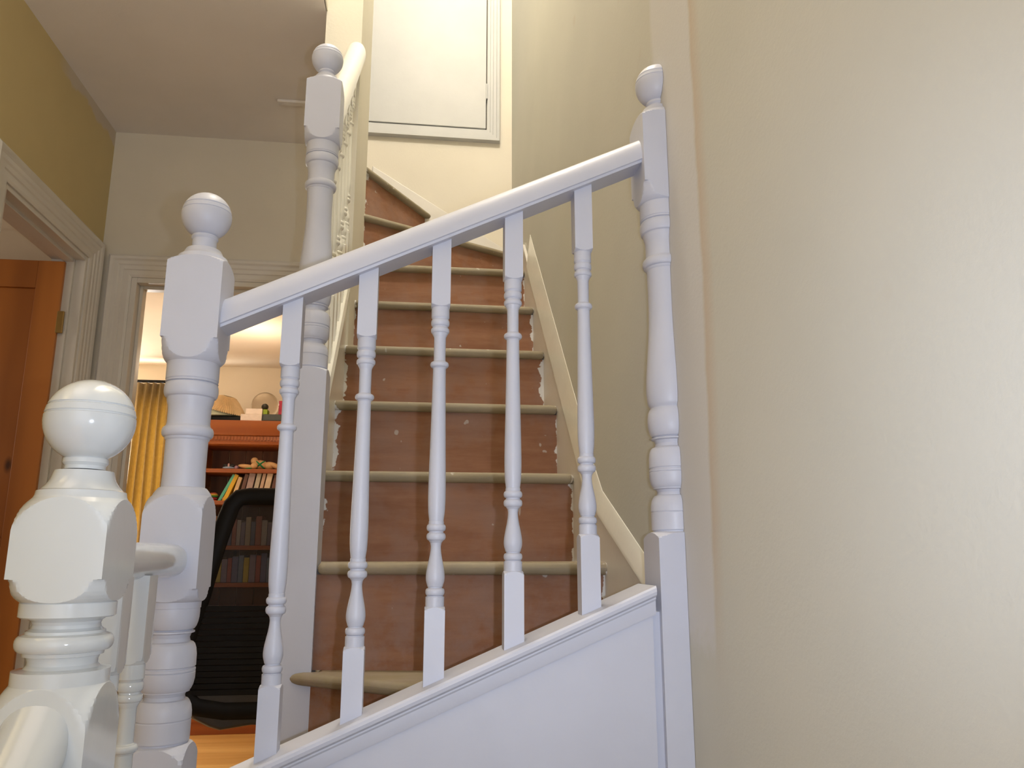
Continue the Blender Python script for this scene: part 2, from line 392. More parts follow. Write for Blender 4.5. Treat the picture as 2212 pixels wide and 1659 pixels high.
wpart('window_sill', [(WX0-0.05, WX1+0.05, OY1-0.12, OY1+0.05, WZ0-0.03, WZ0)], M['white_satin'])
# room behind the left doorway
RX = XL-0.12
structure('wall_side_room', [(-4.2, RX, 3.98, 4.08, 0, ZC), (-4.3, -4.2, 0.8, 4.08, 0, ZC), (-4.2, RX, 0.8, 0.9, 0, ZC)], M['back_wall'])
structure('ceiling_side_room', [(-4.2, RX, 0.8, 4.08, ZC, ZC+0.1)], M['ceiling_paint'])
structure('floor_side_room', [(-4.2, RX, 0.8, 4.08, -0.05, 0.0)], M['floor_board'])

def moulding(name, path_pts, inward, out, mat, w_=0.10, t_=0.022, parent=None, sec=None):
    """architrave: path corner points; 'inward' points to the opening for each corner (mitred), 'out' = off the wall"""
    sec = sec or [(0, 0), (0, 0.010), (0.010, 0.014), (0.030, 0.012), (0.034, 0.016), (0.050, 0.016), (0.056, 0.020), (0.070, 0.020), (0.078, 0.026), (0.088, 0.028), (0.097, 0.022), (0.100, 0.0)]
    k = w_/0.10
    bm = bmesh.new()
    sweep(bm, [(u*k, v*t_/0.022) for u, v in sec], [(p_, i_, out) for p_, i_ in zip(path_pts, inward)])
    o_ = obj(name, bm, mat, parent, 25); return o_
# far door: architrave on the landing side (section measured from the opening outwards)
fa = moulding('trim_2', [(DL, YB, 0), (DL, YB, DH), (DR, YB, DH), (DR, YB, 0)], [(-1, 0, 0), (-1, 0, 1), (1, 0, 1), (1, 0, 0)], (0, -1, 0), M['white_old'], 0.10)
tag(fa, kind='structure')
tag(boxes('door_frame_office', [(DL-0.001, DL+0.022, YB-0.005, YB+0.125, 0, DH+0.001), (DR-0.022, DR+0.001, YB-0.005, YB+0.125, 0, DH+0.001), (DL+0.022, DR-0.022, YB-0.0045, YB+0.1245, DH-0.022, DH+0.001),
     (DL+0.022, DL+0.036, YB+0.04, YB+0.075, 0, DH-0.022), (DL+0.036, DR-0.022, YB+0.041, YB+0.074, DH-0.036, DH-0.021)], M['white_old'], None, 0.002), kind='structure')
# left door: architrave, lining and stop
la = moulding('trim_3', [(XL, LY1, 0), (XL, LY1, LZ), (XL, LY0, LZ), (XL, LY0, 0)], [(0, 1, 0), (0, 1, 1), (0, -1, 1), (0, -1, 0)], (1, 0, 0), M['white_old'], 0.105)
tag(la, kind='structure')
tag(boxes('door_frame_left', [(RX-0.01, XL+0.004, LY1-0.018, LY1+0.001, 0, LZ), (RX-0.01, XL+0.004, LY0-0.001, LY0+0.018, 0, LZ), (RX-0.0095, XL+0.0035, LY0+0.018, LY1-0.018, LZ-0.018, LZ+0.001),
     (XL-0.075, XL-0.035, LY1-0.032, LY1-0.016, 0, LZ-0.018), (XL-0.074, XL-0.036, LY0+0.018, LY1-0.032, LZ-0.032, LZ-0.017)], M['white_old'], None, 0.002), kind='structure')
# picture rail of the side room
bm = bmesh.new(); sweep(bm, [(0, 0), (0.018, 0.006), (0.012, 0.018), (0.026, 0.03), (0.014, 0.045), (0.03, 0.055), (0.0, 0.07)], [((-4.2, 3.98, 2.575), (0, -1, 0), (0, 0, 1)), ((RX, 3.98, 2.575), (0, -1, 0), (0, 0, 1))])
tag(obj('trim_4', bm, M['white_old'], None, 25), kind='structure')
# thin cracked filler along the ceiling's edge over the left wall, and the small patch board
tag(boxes('trim_5', [(-0.60, -0.425, 3.02, 3.05, ZC-0.012, ZC)], M['ceiling_paint'], None, 0.003), kind='structure')

# pine door opened into the side room
pd = empty('pine_door', (-1.42, 3.20, 0), 0, 'knotty orange pine panelled door standing open behind the left door frame', 'door')
DW, DZ0, DZ1 = 0.66, 0.01, 2.275
def dpart(name, L, mat, bevel=0.003):
    return boxes(name, L, mat, pd, bevel)
dpart('stile', [(-0.10, 0, 0, 0.036, DZ0, DZ1)], M['pine']); dpart('stile', [(-DW, -DW+0.10, 0, 0.036, DZ0, DZ1)], M['pine'])
for z0, z1 in ((2.16, DZ1), (1.0, 1.18), (DZ0, 0.22)): dpart('door_rail', [(-DW+0.10, -0.10, 0.001, 0.035, z0, z1)], M['pine'])
dpart('muntin', [(-0.38, -0.28, 0.001, 0.035, 0.22, 1.0)], M['pine']); dpart('muntin', [(-0.38, -0.28, 0.001, 0.035, 1.18, 2.16)], M['pine'])
for x0, x1 in ((-DW+0.10, -0.38), (-0.28, -0.10)):
    for z0, z1 in ((0.22, 1.0), (1.18, 2.16)): dpart('door_panel', [(x0, x1, 0.012, 0.026, z0, z1)], M['pine'])
tag(dpart('hinge', [(-0.004, 0.022, -0.004, 0.006, 2.02-0.045, 2.02+0.045)], M['brass'], 0.002), 'tarnished brass hinge')
bm = bmesh.new(); turned(bm, -0.61, -0.03, [(1.05, 0.012), (1.075, 0.026), (1.10, 0.012)], None, 20)
tag(obj('door_knob', bm, M['brass'], pd), 'brass knob')

# cupboard door high over the stairs
HX0, HX1, HZ0, HZ1 = -0.40, 0.295, 3.086, 4.55
hd = empty('cupboard_door', (HX1, YB, HZ0), 0, 'plain white flush cupboard door high in the back wall above the stairs', 'door')
def hpart(n_, L, mat, bev=0.002):
    o_ = boxes(n_, L, mat, None, bev); o_.parent = hd; o_.location = -Vector(hd.location); return o_
hpart('door_leaf', [(HX0, HX1, YB-0.014, YB-0.001, HZ0, HZ1)], M['door_white'])
hpart('hinge', [(HX1-0.001, HX1+0.007, YB-0.020, YB-0.010, 3.24, 3.32)], M['door_white'])
hpart('hinge', [(HX1-0.001, HX1+0.007, YB-0.020, YB-0.010, 4.25, 4.33)], M['door_white'])
tag(boxes('trim_6', [(HX0-0.006, HX1+0.004, YB-0.003, YB-0.0005, HZ0-0.006, HZ1+0.006)], M['dark_gap']), kind='structure')
sec = [(0, 0), (0, 0.012), (0.012, 0.012), (0.014, 0.016), (0.026, 0.016), (0.028, 0.020), (0.042, 0.020), (0.045, 0.025), (0.058, 0.025), (0.062, 0.0)]
g = 0.006
tr7 = moulding('trim_7', [(HX0-g, YB, HZ0-g), (HX1+g, YB, HZ0-g), (HX1+g, YB, HZ1+g), (HX0-g, YB, HZ1+g), (HX0-g, YB, HZ0-g)],
               [(-1, 0, -1), (1, 0, -1), (1, 0, 1), (-1, 0, 1), (-1, 0, -1)], (0, -1, 0), M['door_white'], 0.10, 0.022, None, sec)
tag(tr7, kind='structure')

# ------------------------------------------------------------------ staircase
st = empty('staircase', (0, 1.8, 0), 0, 'stripped brown wooden staircase climbing away behind the white balusters, with winding steps at both ends', 'staircase')
def spart(name, bm, mat, bevel=None, smooth=35):
    o_ = obj(name, bm, mat, None, smooth, bevel); o_.parent = st; o_.location = -Vector(st.location); return o_
X0, X1 = -0.232, 0.408
TT = 0.026
def tread(pts, z, bevel=0.0115):
    bm = bmesh.new(); prism(bm, pts, z-TT, z); return spart('tread', bm, M['tread'], bevel)
def riser(a, b_, z0, z1, t=0.012, back=0.022):
    """vertical board under the nosing line a-b, set back to the left of the walking direction"""
    a = Vector((*a, 0)); b_ = Vector((*b_, 0)); d = (b_-a).normalized(); n = Vector((-d.y, d.x, 0))
    p = [a+n*back, b_+n*back, b_+n*(back+t), a+n*(back+t)]
    bm = bmesh.new(); prism(bm, [(q.x, q.y) for q in p], z0, z1); return spart('riser', bm, M['riser'])
R_ = 0.22
# lower winders turn about the newel at (-0.24, 1.8)
XS, YS = -0.20, 1.262                                                   # inside faces of newel and near string
w1 = ((-0.56, 1.28), (-0.56, 1.74)); w2 = ((-0.345, 1.285), (-0.285, 1.745))
w3 = ((-0.02, YS), (-0.235, 1.735)); w4 = ((0.395, YS), (-0.245, 1.742)); w5 = ((0.418, 1.655), (-0.198, 1.752))
tread([w1[0], w2[0], (-0.32, 1.29), (-0.285, 1.8), (-0.56, 1.74)], R_)
tread([w2[0], (0.0, YS), w3[0], w3[1], (-0.285, 1.745)], 2*R_)
tread([w3[0], (0.40, YS), w4[0], w4[1], (-0.26, 1.752)], 3*R_)
tread([w4[0], (0.418, YS), w5[0], (0.418, 1.70), (-0.19, 1.80), (-0.19, 1.754), (-0.248, 1.754)], 4*R_)
def rz_(pt): return (pt[0], pt[1])
riser((-0.56, 1.74), (-0.56, 1.28), 0, R_-TT, back=0.02)
riser(w2[1], w2[0], R_, 2*R_-TT, back=0.02)
riser((-0.215, 1.744), w3[0], 2*R_, 3*R_-TT, back=0.02)
riser((-0.235, 1.758), w4[0], 3*R_, 4*R_-TT, back=0.02)
# straight flight: nosing k at z = 1.10 + 0.22 k
Y5 = 1.763
nz = [(Y5+0.22*k, 1.10+0.22*k) for k in range(6)]                        # last is the sixth at Y 2.863
tread([(-0.198, 1.752), w5[0], (0.418, nz[1][0]+0.03), (X0, nz[1][0]+0.03), (X0, 1.842), (-0.198, 1.842)], nz[0][1])
riser((-0.207, 1.752), w5[0], 4*R_, 5*R_-TT)
for k in range(1, 6):
    y_, z_ = nz[k]; y2 = nz[k+1][0]+0.03 if k < 5 else 3.26
    if k == 5: pts = [(X0, y_), (X1, y_), (X1, YB), (X0, 2.95)]
    else: pts = [(X0, y_), (X1, y_), (X1, y2), (X0, y2)]
    tread(pts, z_); riser((X0, y_), (X1, y_), nz[k-1][1], z_-TT)
# upper winders pivot about the end of the partition
P0 = (-0.2185, 2.906); n10 = ((-0.225, 2.900), (0.418, 3.252)); n11 = ((-0.225, 2.930), (0.052, 3.376))
z10, z11 = 2.42, 2.64
tread([n10[0], n10[1], (0.418, 3.376), n11[1], (-0.225, 2.96)], z10); riser(n10[0], n10[1], nz[5][1], z10-TT)
tread([n11[0], n11[1], (-0.30, 3.376), (-0.30, 2.94)], z11); riser(n11[0], n11[1], z10, z11-TT)
# strings (side boards)
def board(name, pts_yz, x0, x1, mat, bevel=0.003):
    bm = bmesh.new(); a = [bm.verts.new((x0, y_, z_)) for y_, z_ in pts_yz]; b_ = [bm.verts.new((x1, y_, z_)) for y_, z_ in pts_yz]
    n_ = len(a); bm.faces.new(a); bm.faces.new(b_[::-1])
    for i in range(n_): bm.faces.new((a[i], a[(i+1) % n_], b_[(i+1) % n_], b_[i]))
    return spart(name, bm, mat, bevel)
wl = board('wall_string', [(1.245, 0.60), (1.245, 1.005), (1.37, 1.065), (1.73, 1.215), (1.83, 1.245), (2.93, 2.33), (3.24, 2.45), (3.37, 2.47), (3.37, 2.2), (2.95, 2.0), (1.9, 0.9)], 0.4075, 0.4195, M['white_old'])
tag(wl, 'off-white board along the right wall')
# leaning capping of the wall string: its sloping face catches the light from above
bm = bmesh.new()
lo = [(1.30, 1.036), (1.37, 1.066), (1.73, 1.216), (1.83, 1.246), (2.80, 2.19)]
hi = [(1.30, 1.067), (1.418, 1.117), (1.731, 1.256), (1.81, 1.325), (2.80, 2.318)]
ra = [bm.verts.new((0.4045, y_, z_)) for y_, z_ in lo]; rb = [bm.verts.new((0.4185, y_, z_)) for y_, z_ in hi]; rc = [bm.verts.new((0.4198, y_, z_)) for y_, z_ in hi]; rd = [bm.verts.new((0.4190, y_, z_-0.012)) for y_, z_ in lo]; re = [bm.verts.new((0.4045, y_, z_-0.012)) for y_, z_ in lo]
for i in range(4):
    for a, b_ in ((ra, rb), (rb, rc), (re, ra), (rd, re), (rc, rd)): bm.faces.new((a[i], a[i+1], b_[i+1], b_[i]))
for i in (0, 4): bm.faces.new([q[i] for q in (ra, rb, rc, rd, re)])
tag(spart('string_capping', bm, M['cream_gloss'], 0.0025), 'glossy cream capping sloping up the right wall')
is_ = board('inner_string', [(1.838, 0.95), (1.838, 1.838-0.48), (2.93, 2.93-0.48), (2.93, 2.05), (2.0, 0.95)], -0.2585, -0.2245, M['cream_gloss'])
tag(is_, 'glossy cream board on the left side of the flight')
bm = bmesh.new(); prism(bm, [(-0.2245, 3.365), (0.408, 3.365), (0.408, 3.378), (-0.2245, 3.378)], [2.3, 2.3, 2.3, 2.3], [2.86, 2.47, 2.47, 2.86])
tag(spart('wall_string', bm, M['white_old'], 0.003), 'off-white board on the back wall beside the top steps')
# soffit boards under the flight, hiding the open underside
bm = bmesh.new(); prism(bm, [(-0.27, 1.84), (0.418, 1.84), (0.418, 3.37), (-0.27, 3.37)], [0.0, 0.0, 1.7, 1.7], [0.02, 0.02, 1.72, 1.72])
spart('soffit_panel', bm, M['white_old'])

# ------------------------------------------------------------------ newels
A_ = 0.0415
SQ = A_*math.sqrt(2)+0.0006
def finial_prof(zc, r=0.0385, neck=0.018, end=None):
    p = []
    for i in range(29):
        t = PI*(0.004+i/28*0.845); z = zc+r*math.cos(t); R = r*math.sin(t)
        p.append((z, max(R, 0.0004)))
    # pair of fine grooves just above the middle
    q = []
    for i, (z, R) in enumerate(p):
        if i and p[i-1][0] > zc+0.0135 >= z:
            for dz, cut in ((0.0150, 0), (0.0142, 0.0011), (0.0130, 0.0011), (0.0122, 0), (0.0062, 0), (0.0054, 0.0010), (0.0044, 0.0010), (0.0036, 0)):
                q.append((zc+dz, math.sqrt(r*r-dz*dz)-cut))
        if not (zc+0.0036 <= z <= zc+0.015): q.append((z, R))
    q.sort(key=lambda t_: -t_[0])
    zb = q[-1][0]
    q += [(zb-0.001, 0.0200), (zb-0.005, 0.0205), (zb-0.008, neck), (end or zb-0.0115, neck)]
    return q
def collar_prof(zs):
    """from the neck down to the shoulder of the square block; zs = level where the square's faces start"""
    return [(zs+0.0215, 0.0182), (zs+0.0210, 0.0265), (zs+0.0175, 0.0285), (zs+0.0145, 0.0295), (zs+0.011, 0.0325), (zs+0.008, 0.0355), (zs+0.0075, 0.0372),
            (zs+0.0035, 0.0385), (zs+0.001, 0.0395), (zs, 0.0412)]
def block_prof(zs, corner_top, corner_bot, ze, notch=True):
    p = []
    for i in range(0, 9):
        t = i/8; p.append((zs+(corner_top-zs)*t, 0.0414+(SQ-0.0414)*math.sin(t*PI/2)**0.9))
    p.append((corner_bot, SQ))
    p.append((corner_bot-0.0006, 0.0545))
    h = corner_bot-ze
    for t, R in ((0.12, 0.0528), (0.3, 0.0515), (0.5, 0.0502), (0.68, 0.0480), (0.82, 0.0455), (0.92, 0.0430), (1.0, 0.0405)): p.append((corner_bot-h*t, R))
    return p
def lower_turning(o):
    """ball, cove, grooved barrel, cove, bead and drum; o = level of the drum's foot"""
    p = []
    p += bead(o+0.175, 0.050, 0.0300, 0.0385)
    p += [(o+0.149, 0.0310), (o+0.148, 0.0335), (o+0.146, 0.0335), (o+0.1445, 0.0290), (o+0.139, 0.0272), (o+0.134, 0.0285), (o+0.1325, 0.0325)]
    p += [(o+0.130, 0.0350), (o+0.124, 0.0372), (o+0.115, 0.0385), (o+0.1000, 0.0387), (o+0.0990, 0.0374), (o+0.0975, 0.0374), (o+0.0965, 0.0387), (o+0.0935, 0.0387), (o+0.0925, 0.0377), (o+0.0915, 0.0388),
          (o+0.083, 0.0387), (o+0.074, 0.0370), (o+0.0685, 0.0345), (o+0.067, 0.0330), (o+0.0655, 0.0330), (o+0.0645, 0.0285), (o+0.060, 0.0270), (o+0.0555, 0.0282), (o+0.0545, 0.0320)]
    p += [(o+0.052, 0.0340), (o+0.046, 0.0368), (o+0.038, 0.0382), (o+0.030, 0.0384), (o+0.0285, 0.0374), (o+0.027, 0.0382), (o+0.0012, 0.0380), (o, 0.0372)]
    return p
def upper_turning(o):
    """below the block: drum, bead, cove, cylinder, ring; o = level of the block's foot"""
    return [(o, 0.0385), (o-0.026, 0.0385), (o-0.027, 0.0375), (o-0.029, 0.0375), (o-0.030, 0.0385)] + bead(o-0.042, 0.022, 0.0360, 0.0395) + \
        [(o-0.054, 0.0345), (o-0.058, 0.0340), (o-0.061, 0.0335), (o-0.066, 0.0318), (o-0.072, 0.0312), (o-0.092, 0.0310), (o-0.097, 0.0318), (o-0.099, 0.0335)] + bead(o-0.107, 0.015, 0.0335, 0.0373) + \
        [(o-0.115, 0.0325), (o-0.118, 0.0320), (o-0.120, 0.0305)]
def full_prof(sh):
    """profile of the tall newels: sh shifts the levels measured on the half newel at the wall"""
    p = collar_prof(1.8765) + block_prof(1.8765, 1.864, 1.741, 1.712)
    p += upper_turning(1.711)
    v = [(1.585, 0.0302, 1), (1.54, 0.0296, 1), (1.49, 0.0306, 1), (1.44, 0.0345, 1), (1.40, 0.0378, 1), (1.375, 0.0385, 1), (1.358, 0.0365, 1), (1.3505, 0.0325)]
    p += smooth_prof(v) + [(1.349, 0.0325), (1.348, 0.0300), (1.345, 0.0300)]
    p += lower_turning(1.1535)[1:]
    p += [(1.1530, 0.0360), (1.1510, 0.0360), (1.1505, 0.0385), (1.149, 0.043), (1.1455, 0.050), (1.141, SQ)]
    return [(z+sh, R) for z, R in p]
def newel(name, cx, cy, prof, fin, foot, mat, label, half=False, n=96, a=A_):
    e_ = empty(name, (cx, cy, foot), 0, label, 'newel post')
    pr = prof + [(foot, SQ)]
    bm = bmesh.new(); turned(bm, cx, cy, pr, a, n)
    bf = bmesh.new(); turned(bf, cx, cy, fin, None, 64)
    for b_ in (bm, bf):
        if half: bmesh.ops.bisect_plane(b_, geom=b_.verts[:]+b_.edges[:]+b_.faces[:], plane_co=(cx, cy, 0), plane_no=(1, 0, 0), clear_outer=True)
    for nm, b_ in (('post', bm), ('ball_finial', bf)):
        o_ = obj(nm, b_, mat, None, 23); o_.parent = e_; o_.location = -Vector(e_.location)
    return e_
# far newel at the foot of the straight flight
newel('newel_post', -0.2415, 1.797, full_prof(0.3785), finial_prof(2.3268), 0.0, M['white_satin'], 'tall white ball-topped newel post standing farthest back, beside the straight flight')
# half newel on the right wall
newel('newel_post', XW-0.0005, 1.2415, full_prof(0.0), finial_prof(1.9473), -1.6, M['white_satin'], 'half-round white newel post fixed flat against the right wall', half=True)
# middle newel with two blocks
pa = collar_prof(1.5705) + block_prof(1.5705, 1.557, 1.438, 1.4055)
pa += upper_turning(1.404)
pa += [(1.279, 0.0305), (1.24, 0.0302), (1.2135, 0.0312), (1.2125, 0.034), (1.208, 0.0375), (1.2045, 0.0400), (1.2015, 0.0412)]
pa += block_prof(1.2010, 1.168, 1.068, 1.049)
pa += [(1.0485, 0.0395), (1.0400, 0.0392), (1.0385, 0.0350)]
pa += [(z, R) for z, R in lower_turning(0.8595)]
pa += [(0.8590, 0.0360), (0.8570, 0.0360), (0.8565, 0.0385), (0.855, 0.043), (0.848, 0.050), (0.836, SQ)]
newel('newel_post', -0.344, 1.2415, pa, finial_prof(1.651, 0.0385, 0.0185, 1.591), -0.25, M['white_satin'], 'white turned newel post with two square blocks, at the lower end of the sloping handrail')
# nearest newel, glossy older paint
AD = 0.0415
pdn = [(1.1955, 0.0182), (1.1945, 0.0262), (1.190, 0.0275), (1.185, 0.0292), (1.180, 0.0325), (1.1755, 0.0368), (1.1745, 0.0392), (1.170, 0.0400), (1.1675, 0.0413)]
pdn += block_prof(1.1675, 1.132, 1.093, 1.0715)
pdn += [(1.0710, 0.0412), (1.0590, 0.0412), (1.0578, 0.0395), (1.0574, 0.0340), (1.0545, 0.0300), (1.0515, 0.0288), (1.0485, 0.0295), (1.0465, 0.0320), (1.0460, 0.0336), (1.0435, 0.0340), (1.0430, 0.0355)]
pdn += bead(1.0350, 0.0150, 0.0365, 0.0415, 9)
pdn += [(1.0270, 0.0345), (1.0240, 0.0340), (1.0232, 0.0310), (1.0195, 0.0296), (1.0160, 0.0295), (1.0130, 0.0320), (1.0118, 0.0365), (1.0112, 0.0412), (0.9992, 0.0412)]
pdn += block_prof(0.9988, 0.955, 0.905, 0.880) + [(0.8795, 0.0400), (0.868, 0.0400), (0.867, 0.033), (0.84, 0.030), (0.80, 0.034), (0.74, 0.040), (0.70, 0.032), (0.699, 0.040), (0.66, 0.040), (0.655, SQ)]
newel('newel_post', -0.3205, 0.8185, pdn, finial_prof(1.2445, 0.0415, 0.0183), -0.6, M['white_gloss'], 'glossy cream-white newel post, nearest the camera at the bottom left', n=128)

# ------------------------------------------------------------------ balusters
HB = 0.0152
def baluster_prof():
    p = [(0.471+0.0, 0.0143), (0.466, 0.0146), (0.4545, 0.0146), (0.4535, 0.0138)] + bead(0.4455, 0.011, 0.0128, 0.0150) + [(0.4395, 0.0122), (0.4380, 0.0122)] + \
        bead(0.4325, 0.009, 0.0125, 0.0150) + [(0.4270, 0.0125), (0.4225, 0.0102), (0.4200, 0.0096), (0.385, 0.0094), (0.3815, 0.0098), (0.3805, 0.0112)] + \
        bead(0.3755, 0.0095, 0.0112, 0.0150) + [(0.3700, 0.0112), (0.3690, 0.0104)]
    p += smooth_prof([(0.36, 0.0104, 1), (0.30, 0.0113, 1), (0.24, 0.0124, 1), (0.19, 0.0134, 1), (0.162, 0.0136, 1), (0.14, 0.0128, 1), (0.127, 0.0112)])
    p += [(0.1265, 0.0118), (0.1235, 0.0118)] + bead(0.117, 0.0100, 0.0120, 0.0148) + [(0.1112, 0.0112), (0.1098, 0.0112)] + bead(0.1035, 0.0105, 0.0122, 0.0148)
    p += smooth_prof([(0.0975, 0.0112), (0.094, 0.0086, 1), (0.088, 0.0078, 1), (0.075, 0.0092, 1), (0.060, 0.0122, 1), (0.047, 0.0142, 1), (0.038, 0.0141, 1), (0.029, 0.0118)])
    p += [(0.0285, 0.0108), (0.0270, 0.0108)] + bead(0.0212, 0.0105, 0.0118, 0.0146) + [(0.0155, 0.0128), (0.0145, 0.0128), (0.0140, 0.0142), (0.0, 0.0142)]
    return p
BS = HB*math.sqrt(2)+0.0004
def baluster(cx, cy, zb, base_f, top_f, mat, label, group, tl=1.0):
    """zb = top of the lower square; base_f/top_f give the cut level for a plan point (sloping cuts)"""
    bp = baluster_prof()
    low = bmesh.new()
    pr = [(zb+0.471+0.0045, BS), (zb+0.471+0.0012, 0.0160), (zb+0.471+0.0006, 0.0150)] + [(zb+z, R) for z, R in bp] + [(zb-0.0006, 0.0150), (zb-0.0022, 0.0175), (zb-0.0055, BS)]
    zt0, zb0 = zb+0.471+0.013, zb-0.0085
    pr = [(zt0, BS)]+pr+[(zb0, BS)]
    bm = low; turned(bm, cx, cy, pr, HB, 48)
    # square ends cut to the slope of rail and capping
    for (za, f_) in ((zt0, top_f), (zb0, base_f)):
        pts = [(cx-HB, cy-HB), (cx+HB, cy-HB), (cx+HB, cy+HB), (cx-HB, cy+HB)]
        zs = [f_(*p_) for p_ in pts]
        if f_ is top_f: prism(bm, pts, za, zs)
        else: prism(bm, pts, zs, za)
    o_ = obj('baluster', bm, mat, None, 28, origin=(cx, cy, base_f(cx, cy)))
    return tag(o_, label, 'baluster', group)
RS = 0.474; RX0 = -0.295
def rail_under(x): return 1.462+RS*(x-RX0)
CS = 0.415
def cap_top(x): return 0.842+CS*(x+0.18)
bx = [-0.197, -0.0805, 0.0365, 0.156, 0.2755]
bz = [0.932, 0.983, 1.039, 1.091, 1.147]
ends = ['leftmost baluster under the sloping handrail, next to the middle newel', 'second white baluster from the left under the sloping handrail',
        'third white baluster from the left, midway along the sloping handrail', 'second white baluster from the right wall under the sloping handrail', 'white baluster nearest the half newel at the right wall']
for x_, z_, lb in zip(bx, bz, ends):
    baluster(x_, 1.2405, z_, lambda x, y: cap_top(x)-0.001, lambda x, y: rail_under(x)+0.001, M['white_satin'], lb, 'balusters of the sloping front balustrade')

# handrail of the front balustrade
def rail_section(w_, h_, n=22, lip=0.004):
    """bread-loaf section, u across, v up, flat underside at v = 0"""
    p = [(-w_/2+0.004, 0), (w_/2-0.004, 0), (w_/2-0.003, lip), (w_/2, lip+0.001)]
    for i in range(1, n):
        t = PI*i/n; c_, s_ = math.cos(t), math.sin(t)
        p.append((w_/2*math.copysign(abs(c_)**0.92, c_), lip+0.001+(h_-lip-0.001)*abs(s_)**0.92))
    p += [(-w_/2, lip+0.001), (-w_/2+0.003, lip)]
    return p
xa, xb = -0.344+A_-0.003, XW-0.040
sl = Vector((1, 0, RS)).normalized(); upv = Vector((-RS, 0, 1)).normalized()
bm = bmesh.new()
sec_ = rail_section(0.060, 0.047)
fr = []
for x_ in (xa, xb):
    fr.append(((x_, 1.2405, rail_under(x_)), (0, 1, 0), (0, 0, 1/upv.z)))
sweep(bm, [(u, v*1.0) for u, v in sec_], fr)
tag(obj('handrail', bm, M['white_satin'], None, 25, origin=(xa, 1.2405, rail_under(xa))), 'smooth white rounded handrail sloping up from the middle newel to the right wall', 'handrail')
# capping, fascia and panel of the near string
def slope_board(name, prof_yz, x0, x1, mat, label, cat, zf, n=2, bevel=None, smooth=25):
    bm = bmesh.new(); sweep(bm, prof_yz, [((x, 0, zf(x)), (0, 1, 0), (0, 0, 1)) for x in (x0, x1)])
    return tag(obj(name, bm, mat, None, smooth, bevel, origin=(x0, prof_yz[0][0], zf(x0))), label, cat)
x0_, x1_ = -0.344+A_, XW-0.0415
cp = [(1.192, 0), (1.189, -0.003), (1.1875, -0.008), (1.1885, -0.013), (1.192, -0.016), (1.1935, -0.0165), (1.1935, -0.019), (1.196, -0.022), (1.1965, -0.040), (1.1975, -0.0425), (1.285, -0.0425), (1.2865, -0.016), (1.292, -0.010), (1.292, -0.002), (1.289, 0)]
slope_board('string_capping', cp, x0_, XW-0.052, M['white_satin'], 'white moulded capping strip under the front balusters, rising to the right', 'trim board', cap_top)
sp_ = empty('stair_panelling', (0, 1.25, -1.4), 0, 'plain white painted panel closing the side of the stairs below the front balusters', 'panel')
bm = bmesh.new()
prism(bm, [(x0_, 1.2015), (XW-0.056, 1.2015), (XW-0.056, 1.275), (x0_, 1.275)], -1.4, [cap_top(x0_)-0.042, cap_top(XW-0.056)-0.042, cap_top(XW-0.056)-0.042, cap_top(x0_)-0.042])
o_ = obj('panel_board', bm, M['white_satin'], None, None); o_.parent = sp_; o_.location = -Vector(sp_.location)
bm = bmesh.new(); box(bm, XW-0.060, XW-0.038, 1.212, 1.26, -1.4, 1.03)
o_ = obj('cover_strip', bm, M['white_satin'], None, None); o_.parent = sp_; o_.location = -Vector(sp_.location)

# level rail between the nearest and the middle newel, with its balusters
def oval(w_, h_, n=28): return [(w_/2*math.copysign(abs(math.cos(2*PI*i/n))**0.85, math.cos(2*PI*i/n)), h_/2*math.copysign(abs(math.sin(2*PI*i/n))**0.85, math.sin(2*PI*i/n))) for i in range(n)]
bm = bmesh.new(); sweep(bm, oval(0.056, 0.047), [((-0.346, 0.8185+AD-0.002, 1.107), (1, 0, 0), (0, 0, 1)), ((-0.346, 1.201, 1.107), (1, 0, 0), (0, 0, 1))])
tag(obj('handrail', bm, M['white_gloss'], None, 25, origin=(-0.346, 0.86, 1.107)), 'short level cream-white handrail between the nearest newel and the middle newel', 'handrail')
def landing_baluster(y_, lb):
    bp = baluster_prof(); bm = bmesh.new(); cx, cy = -0.334, y_
    h = 0.016; ztop, zsq = 1.090, 0.985
    k = 1.03
    pr = [(ztop, 0.03), (zsq+0.010, 0.03), (zsq+0.004, 0.0185), (zsq+0.001, 0.0160)]
    pr += [(zsq-(0.471-z)*1.0, R*k) for z, R in bp] + [(zsq-0.4716, 0.0160), (zsq-0.479, 0.0232), (0.0, 0.03)]
    turned(bm, cx, cy, pr, h, 48)
    tag(obj('baluster', bm, M['white_gloss'], None, 28, origin=(cx, cy, 0)), lb, 'baluster', 'balusters under the short level handrail')
landing_baluster(0.969, 'cream baluster under the short level handrail, nearer the front newel')
landing_baluster(1.058, 'cream baluster under the short level handrail, closer to the middle newel')
# rail falling from the nearest newel towards the lower flight
bm = bmesh.new()
sweep(bm, oval(0.060, 0.066), [((-0.322, 0.779, 0.955), (1, 0, 0), (0, 0, 1)), ((-0.322, 0.25, 0.955-0.55), (1, 0, 0), (0, 0, 1))])
tag(obj('handrail', bm, M['white_gloss'], None, 25, origin=(-0.322, 0.25, 0.405)), 'end of a glossy rounded handrail joining the nearest newel at the bottom left corner', 'handrail')

